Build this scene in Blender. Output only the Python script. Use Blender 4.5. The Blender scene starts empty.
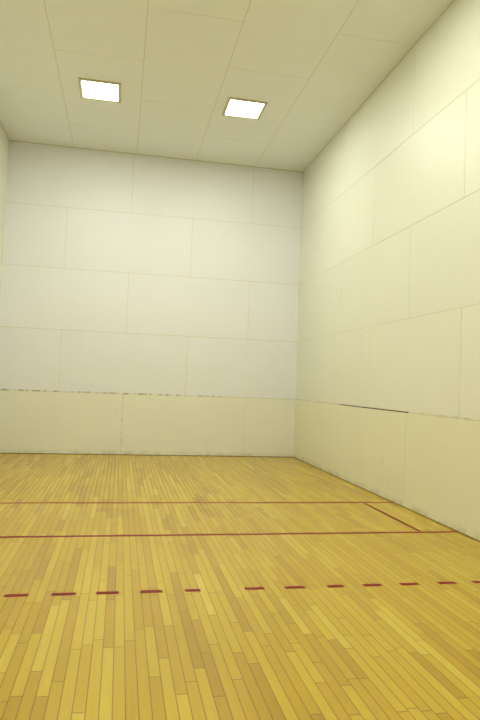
import bpy, bmesh, math, random
from mathutils import Vector, Matrix
random.seed(4)
W, H, D = 5.760, 5.8625, 12.192      # court width, height, length (front wall at y=0)
P = H / 5                            # panel course height
sc = bpy.context.scene
sc.view_settings.view_transform = 'Standard'
sc.view_settings.look = 'None'

def lin(r, g, b):
    f = lambda c: (c/255/12.92) if c/255 <= 0.04045 else ((c/255+0.055)/1.055)**2.4
    return (f(r), f(g), f(b), 1)

class NT:
    def __init__(s, name):
        s.m = bpy.data.materials.new(name); s.m.use_nodes = True
        s.t = s.m.node_tree; s.n = s.t.nodes; s.l = s.t.links
        s.b = s.n['Principled BSDF']
    def put(s, sock, v):
        if isinstance(v, bpy.types.NodeSocket): s.l.new(v, sock)
        else: sock.default_value = v
    def math(s, op, a, b=0.0, c=None):
        n = s.n.new('ShaderNodeMath'); n.operation = op
        s.put(n.inputs[0], a); s.put(n.inputs[1], b)
        if c is not None: s.put(n.inputs[2], c)
        return n.outputs[0]
    def pos(s):
        n = s.n.new('ShaderNodeNewGeometry'); x = s.n.new('ShaderNodeSeparateXYZ')
        s.l.new(n.outputs['Position'], x.inputs[0]); s.P = n.outputs['Position']
        return x.outputs
    def comb(s, x, y, z=0.0):
        n = s.n.new('ShaderNodeCombineXYZ')
        s.put(n.inputs[0], x); s.put(n.inputs[1], y); s.put(n.inputs[2], z); return n.outputs[0]
    def noise(s, vec, scale, detail=3.0, rough=0.5):
        n = s.n.new('ShaderNodeTexNoise'); s.l.new(vec, n.inputs['Vector'])
        n.inputs['Scale'].default_value = scale; n.inputs['Detail'].default_value = detail
        n.inputs['Roughness'].default_value = rough; return n.outputs['Fac']
    def white(s, vec):
        n = s.n.new('ShaderNodeTexWhiteNoise'); n.noise_dimensions = '3D'
        s.l.new(vec, n.inputs['Vector']); return n.outputs['Value']
    def mix(s, fac, a, b, mode='MIX'):
        n = s.n.new('ShaderNodeMix'); n.data_type = 'RGBA'; n.blend_type = mode
        s.put(n.inputs[0], fac); s.put(n.inputs[6], a); s.put(n.inputs[7], b); return n.outputs[2]
    def ramp(s, fac, stops):
        n = s.n.new('ShaderNodeValToRGB'); s.put(n.inputs[0], fac)
        e = n.color_ramp.elements
        while len(e) < len(stops): e.new(0.5)
        for i, (p, c) in enumerate(stops): e[i].position = p; e[i].color = c
        return n.outputs[0]
    def rng(s, v, a, b, c=0.0, d=1.0):
        n = s.n.new('ShaderNodeMapRange'); s.put(n.inputs[0], v)
        for i, k in enumerate((a, b, c, d)): n.inputs[i+1].default_value = k
        return n.outputs[0]

def mk(name, bm, mats):
    me = bpy.data.meshes.new(name); bm.to_mesh(me); bm.free()
    o = bpy.data.objects.new(name, me); sc.collection.objects.link(o)
    for m in mats: me.materials.append(m)
    return o

def box(bm, lo, hi, mi=0, tone=None, lay=None):
    c = [(a+b)/2 for a, b in zip(lo, hi)]; s = [b-a for a, b in zip(lo, hi)]
    r = bmesh.ops.create_cube(bm, size=1, matrix=Matrix.Translation(c) @ Matrix.Diagonal((*s, 1)))
    for f in set(f for v in r['verts'] for f in v.link_faces):
        f.material_index = mi
        if lay: f[lay] = tone

# ------------------------------------------------------------ materials
def wall_mat(name, upper, lower, u_axis, seam_marks=0.5):
    t = NT(name); x = t.pos(); u, z = x[u_axis], x[2]
    at = t.n.new('ShaderNodeAttribute'); at.attribute_name = 'tone'
    low = t.math('LESS_THAN', z, P)
    col = t.mix(low, upper, lower)
    tone = t.rng(at.outputs['Fac'], 0, 1, 0.985, 1.0)
    n1 = t.rng(t.noise(t.P, 1.3, 4), 0.3, 0.7, 0.98, 1.0)
    n2 = t.rng(t.noise(t.P, 38, 2), 0.3, 0.7, 0.98, 1.0)
    k = t.math('MULTIPLY', t.math('MULTIPLY', tone, n1), n2)
    col = t.mix(1.0, col, t.comb(k, k, k), 'MULTIPLY')
    # ball scuffs, stronger toward the floor
    sn = t.noise(t.comb(t.math('MULTIPLY', u, 1.0), t.math('MULTIPLY', z, 0.6), 3.7), 9, 6, 0.75)
    sm = t.math('MULTIPLY', t.rng(sn, 0.62, 0.75), t.rng(z, 0.0, 1.5, 0.35, 0.05))
    col = t.mix(sm, col, lin(120, 112, 85))
    # grime along the foot of the wall
    gn = t.noise(t.comb(u, z, 9.1), 6, 5, 0.7)
    gm = t.math('MULTIPLY', t.rng(z, 0.0, 0.10, 0.45, 0.0), t.rng(gn, 0.4, 0.65))
    col = t.mix(gm, col, lin(110, 95, 60))
    # worn dark marks along the lowest horizontal joint
    dz = t.math('ABSOLUTE', t.math('SUBTRACT', z, P + 0.004))
    band = t.math('LESS_THAN', dz, 0.016)
    jn = t.noise(t.comb(t.math('MULTIPLY', u, 1.0), 0.0, 1.3), 11, 4, 0.8)
    jm = t.math('MULTIPLY', band, t.rng(jn, 0.48, 0.56, 0.0, seam_marks))
    if u_axis == 0:
        jm = t.math('MULTIPLY', jm, t.rng(u, 3.9, 4.3, 1.0, 0.15))
        # chipped filler beside the first vertical joint of the lowest course
        du = t.math('ABSOLUTE', t.math('SUBTRACT', u, 2.32))
        cn = t.noise(t.comb(0.0, z, 5.5), 9, 3, 0.7)
        cm = t.math('MULTIPLY', t.math('LESS_THAN', du, 0.012), t.math('MULTIPLY', low, t.rng(cn, 0.48, 0.6, 0.0, 0.4)))
        jm = t.math('MAXIMUM', jm, cm)
    col = t.mix(jm, col, lin(90, 80, 52))
    t.l.new(col, t.b.inputs['Base Color']); t.b.inputs['Roughness'].default_value = 0.45
    t.b.inputs['Specular IOR Level'].default_value = 0.3
    bp = t.n.new('ShaderNodeBump'); bp.inputs['Strength'].default_value = 0.06
    t.l.new(t.noise(t.P, 60, 2), bp.inputs['Height']); t.l.new(bp.outputs[0], t.b.inputs['Normal'])
    return t.m

def plain(name, col, rough=0.6, metal=0.0, amp=0.06, scale=12, spec=0.5):
    t = NT(name); t.pos()
    k = t.rng(t.noise(t.P, scale, 3), 0.3, 0.7, 1-amp, 1.0)
    t.l.new(t.mix(1.0, col, t.comb(k, k, k), 'MULTIPLY'), t.b.inputs['Base Color'])
    t.b.inputs['Roughness'].default_value = rough; t.b.inputs['Metallic'].default_value = metal
    t.b.inputs['Specular IOR Level'].default_value = spec
    return t.m

m_front = wall_mat('front_wall_paint', lin(238, 240, 244), lin(239, 239, 227), 0, 0.62)
m_side = wall_mat('side_wall_paint', lin(235, 236, 223), lin(236, 235, 211), 1, seam_marks=0.2)
m_joint = plain('joint_filler', lin(216, 207, 170), 0.8)
m_dark = plain('open_joint', lin(45, 38, 25), 0.9)
m_ceil = plain('ceiling_paint', lin(239, 242, 240), 0.7, amp=0.015, scale=3)
m_cjoint = plain('ceiling_joint', lin(212, 206, 175), 0.8)
m_trim = plain('fixture_trim', lin(205, 200, 165), 0.5)
m_red = plain('court_line_paint', lin(130, 8, 8), 0.5, spec=0.2)
m_gap_shadow = plain('floor_gap_shadow', lin(130, 110, 60), 0.8)  # shade of the wall-floor gap, put into the strip colour

t = NT('diffuser_glow')
t.b.inputs['Base Color'].default_value = (0.9, 0.9, 0.85, 1)
t.b.inputs['Emission Color'].default_value = (0.985, 1.0, 0.87, 1)
t.b.inputs['Emission Strength'].default_value = 57
m_glow = t.m

# maple strip floor
t = NT('maple_strip_floor'); x = t.pos()
bw = 0.0572
ux = t.math('DIVIDE', x[0], bw); ci = t.math('FLOOR', ux); fx = t.math('SUBTRACT', ux, ci)
h1 = t.white(t.comb(ci, 3.1, 0.5)); h2 = t.white(t.comb(ci, 17.7, 2.5))
L = t.math('MULTIPLY_ADD', h2, 0.8, 0.45)
v = t.math('DIVIDE', t.math('MULTIPLY_ADD', h1, 7.0, x[1]), L)
ri = t.math('FLOOR', v); fy = t.math('SUBTRACT', v, ri)
r = t.white(t.comb(ci, ri, 1.0))
col = t.ramp(r, [(0.0, lin(176, 139, 24)), (0.14, lin(189, 153, 27)), (0.55, lin(197, 164, 32)), (0.88, lin(203, 172, 40)), (1.0, lin(210, 182, 56))])
g = t.noise(t.comb(t.math('MULTIPLY', x[0], 60.0), t.math('MULTIPLY', x[1], 3.0), t.math('MULTIPLY', r, 50.0)), 1.0, 5, 0.6)
gk = t.rng(g, 0.3, 0.7, 0.95, 1.03)
col = t.mix(1.0, col, t.comb(gk, gk, gk), 'MULTIPLY')
big = t.rng(t.noise(t.P, 0.9, 3), 0.3, 0.7, 0.95, 1.02)
col = t.mix(1.0, col, t.comb(big, big, big), 'MULTIPLY')
ex = t.math('MINIMUM', fx, t.math('SUBTRACT', 1.0, fx))
ey = t.math('MULTIPLY', t.math('MINIMUM', fy, t.math('SUBTRACT', 1.0, fy)), L)
gx = t.rng(ex, 0.02, 0.06, 0.75, 0.0)
gy = t.rng(ey, 0.001, 0.005, 0.8, 0.0)
gm = t.math('MAXIMUM', gx, gy)
col = t.mix(gm, col, lin(110, 74, 12))
t.l.new(col, t.b.inputs['Base Color'])
t.b.inputs['Roughness'].default_value = 0.25
t.b.inputs['Specular IOR Level'].default_value = 0.5
m_floor = t.m

# ------------------------------------------------------------ floor
bm = bmesh.new(); box(bm, (-0.1, -D-0.1, -0.12), (W+0.1, 0.1, 0.0)); mk('floor', bm, [m_floor])

# ------------------------------------------------------------ walls from 4x8 panels
def panel_wall(name, length, place, mat, joint, shift=0.0, g=0.003, gz=0.0038):
    """place(u0,u1,z0,z1,d0,d1)->lo,hi ; d = depth behind finished face"""
    bm = bmesh.new(); lay = bm.faces.layers.float.new('tone')
    a, b = place(-0.0, length, 0, H, 0.004, 0.14)
    box(bm, a, b, 1, 0.5, lay)
    pw = 2.40
    for row in range(5):
        cuts = [0.0]; c = (pw if row % 2 == 0 else pw/2) + shift
        while c < length - 0.02: cuts.append(c); c += pw
        cuts.append(length)
        for i in range(len(cuts)-1):
            a, b = place(cuts[i]+(g if i else 0), cuts[i+1]-(g if i < len(cuts)-2 else 0),
                         row*P+(gz if row else 0), (row+1)*P-(gz if row < 4 else 0), 0.0, 0.006)
            box(bm, a, b, 0, random.random(), lay)
    return mk(name, bm, [mat, joint])
panel_wall('wall_front', W, lambda u0,u1,z0,z1,d0,d1: ((u0, d0, z0), (u1, d1, z1)), m_front, m_joint, -0.08)
panel_wall('wall_right', D, lambda u0,u1,z0,z1,d0,d1: ((W+d0, -u1, z0), (W+d1, -u0, z1)), m_side, m_joint, 0.07, 0.0025, 0.003)
panel_wall('wall_left', D, lambda u0,u1,z0,z1,d0,d1: ((-d1, -u1, z0), (-d0, -u0, z1)), m_side, m_joint, 0.07, 0.0025, 0.003)
panel_wall('wall_back', W, lambda u0,u1,z0,z1,d0,d1: ((u0, -D-d1, z0), (u1, -D-d0, z1)), m_side, m_joint)

# dark strip drawn as the opened joint on the right wall (panel edge has lifted)
bm = bmesh.new()
box(bm, (W-0.003, -4.92, P-0.006), (W+0.004, -2.56, P+0.006)); mk('open_joint_strip', bm, [m_dark])
# strips painted as gap shadow where walls meet floor; joint line at ceiling
bm = bmesh.new(); box(bm, (0, -0.006, 0.0), (W, 0.003, 0.012)); mk('gap_shadow_front', bm, [m_gap_shadow])
bm = bmesh.new(); box(bm, (W-0.006, -D, 0.0), (W+0.003, -0.006, 0.010)); mk('gap_shadow_right', bm, [m_gap_shadow])
bm = bmesh.new(); box(bm, (-0.003, -D, 0.0), (0.006, -0.006, 0.010)); mk('gap_shadow_left', bm, [m_gap_shadow])
bm = bmesh.new(); box(bm, (0, -0.012, H-0.012), (W, 0.003, H+0.002)); mk('ceiling_joint_front', bm, [m_cjoint])

# ------------------------------------------------------------ ceiling
bm = bmesh.new(); lay = bm.faces.layers.float.new('tone')
box(bm, (-0.1, -D-0.1, H+0.004), (W+0.1, 0.1, H+0.15), 1, .5, lay)
xs = [0, 1.18, 2.38, 3.54, 4.73, W]; first = [-2.28, -1.10, -2.35, -1.25, -2.40]
g = 0.004
for c in range(5):
    ys = [0.0]; y = first[c]
    while y > -D + .05: ys.append(y); y -= 2.42
    ys.append(-D)
    for i in range(len(ys)-1):
        box(bm, (xs[c]+g, ys[i+1]+g, H), (xs[c+1]-g, ys[i]-g, H+0.006), 0, random.random(), lay)
mk('ceiling', bm, [m_ceil, m_cjoint])

# ------------------------------------------------------------ recessed square troffers
def light(cx, cy):
    e = bpy.data.objects.new('ceiling_light', None); sc.collection.objects.link(e)
    e.location = (cx, cy, H)
    s, f = 0.31, 0.045
    bm = bmesh.new()
    for lo, hi in [((-s, -s), (s, -s+f)), ((-s, s-f), (s, s)), ((-s, -s+f), (-s+f, s-f)), ((s-f, -s+f), (s, s-f))]:
        box(bm, (*lo, -0.022), (*hi, 0.0))
    bmesh.ops.remove_doubles(bm, verts=bm.verts, dist=1e-5)
    o = mk('trim_frame', bm, [m_trim]); o.parent = e
    bm = bmesh.new(); k = s-f
    box(bm, (-k, -k, -0.016), (k, k, -0.004))
    o = mk('diffuser', bm, [m_glow]); o.parent = e
for cy in (-2.50, -6.10, -9.70):
    for cx in (1.76, 4.01): light(cx, cy)

# ------------------------------------------------------------ floor markings
def strip(name, x0, x1, y0, y1):
    bm = bmesh.new(); box(bm, (x0, y0, 0.0), (x1, y1, 0.0012)); return mk(name, bm, [m_red])
lw = 0.025
strip('short_line', 0.0, W, -6.096-lw, -6.096+lw)
strip('service_line', 0.0, W, -4.572-lw, -4.572+lw)
strip('service_box_line', 5.35-0.019, 5.35+0.019, -6.096+lw, -4.572-lw)
strip('service_box_line', 0.40-0.019, 0.40+0.019, -6.096+lw, -4.572-lw)
bm = bmesh.new()
for a, b in [(0.19,.34),(.49,.63),(.78,.93),(1.08,1.23),(1.38,1.53),(1.67,1.82),(1.965,2.12),(2.25,2.40),(2.54,2.69),(2.845,2.95),
             (3.26,3.40),(3.553,3.695),(3.865,3.99),(4.14,4.28),(4.43,4.574),(4.734,4.876),(5.02,5.15),(5.31,5.45),(5.60,5.72)]:
    k = lambda q: q*1.0165-0.1275
    box(bm, (k(a), -7.62-lw, 0), (k(b), -7.62+lw, 0.0012))
mk('receiving_line', bm, [m_red])

# ------------------------------------------------------------ world + camera
w = bpy.data.worlds.new('World'); sc.world = w; w.use_nodes = True
w.node_tree.nodes['Background'].inputs[0].default_value = (0.05, 0.05, 0.05, 1)
F, cam_loc, (yaw, pitch, roll) = 604.82316, (2.26181, -11.87142, 1.45339), (0.19289, 0.03876, 0.03713)
cy, sy = math.cos(yaw), math.sin(yaw)
fwd = Vector((sy*math.cos(pitch), cy*math.cos(pitch), math.sin(pitch)))
right = Vector((cy, -sy, 0)); up = right.cross(fwd)
r_ = right*math.cos(roll) + up*math.sin(roll); u_ = -right*math.sin(roll) + up*math.cos(roll)
cd = bpy.data.cameras.new('Camera'); cam = bpy.data.objects.new('Camera', cd); sc.collection.objects.link(cam)
m = Matrix((r_, u_, -fwd)).transposed().to_4x4(); m.translation = Vector(cam_loc); cam.matrix_world = m
cd.sensor_fit = 'VERTICAL'; cd.sensor_height = 36; cd.lens = F/720*36; cd.clip_start = 0.05
sc.camera = cam
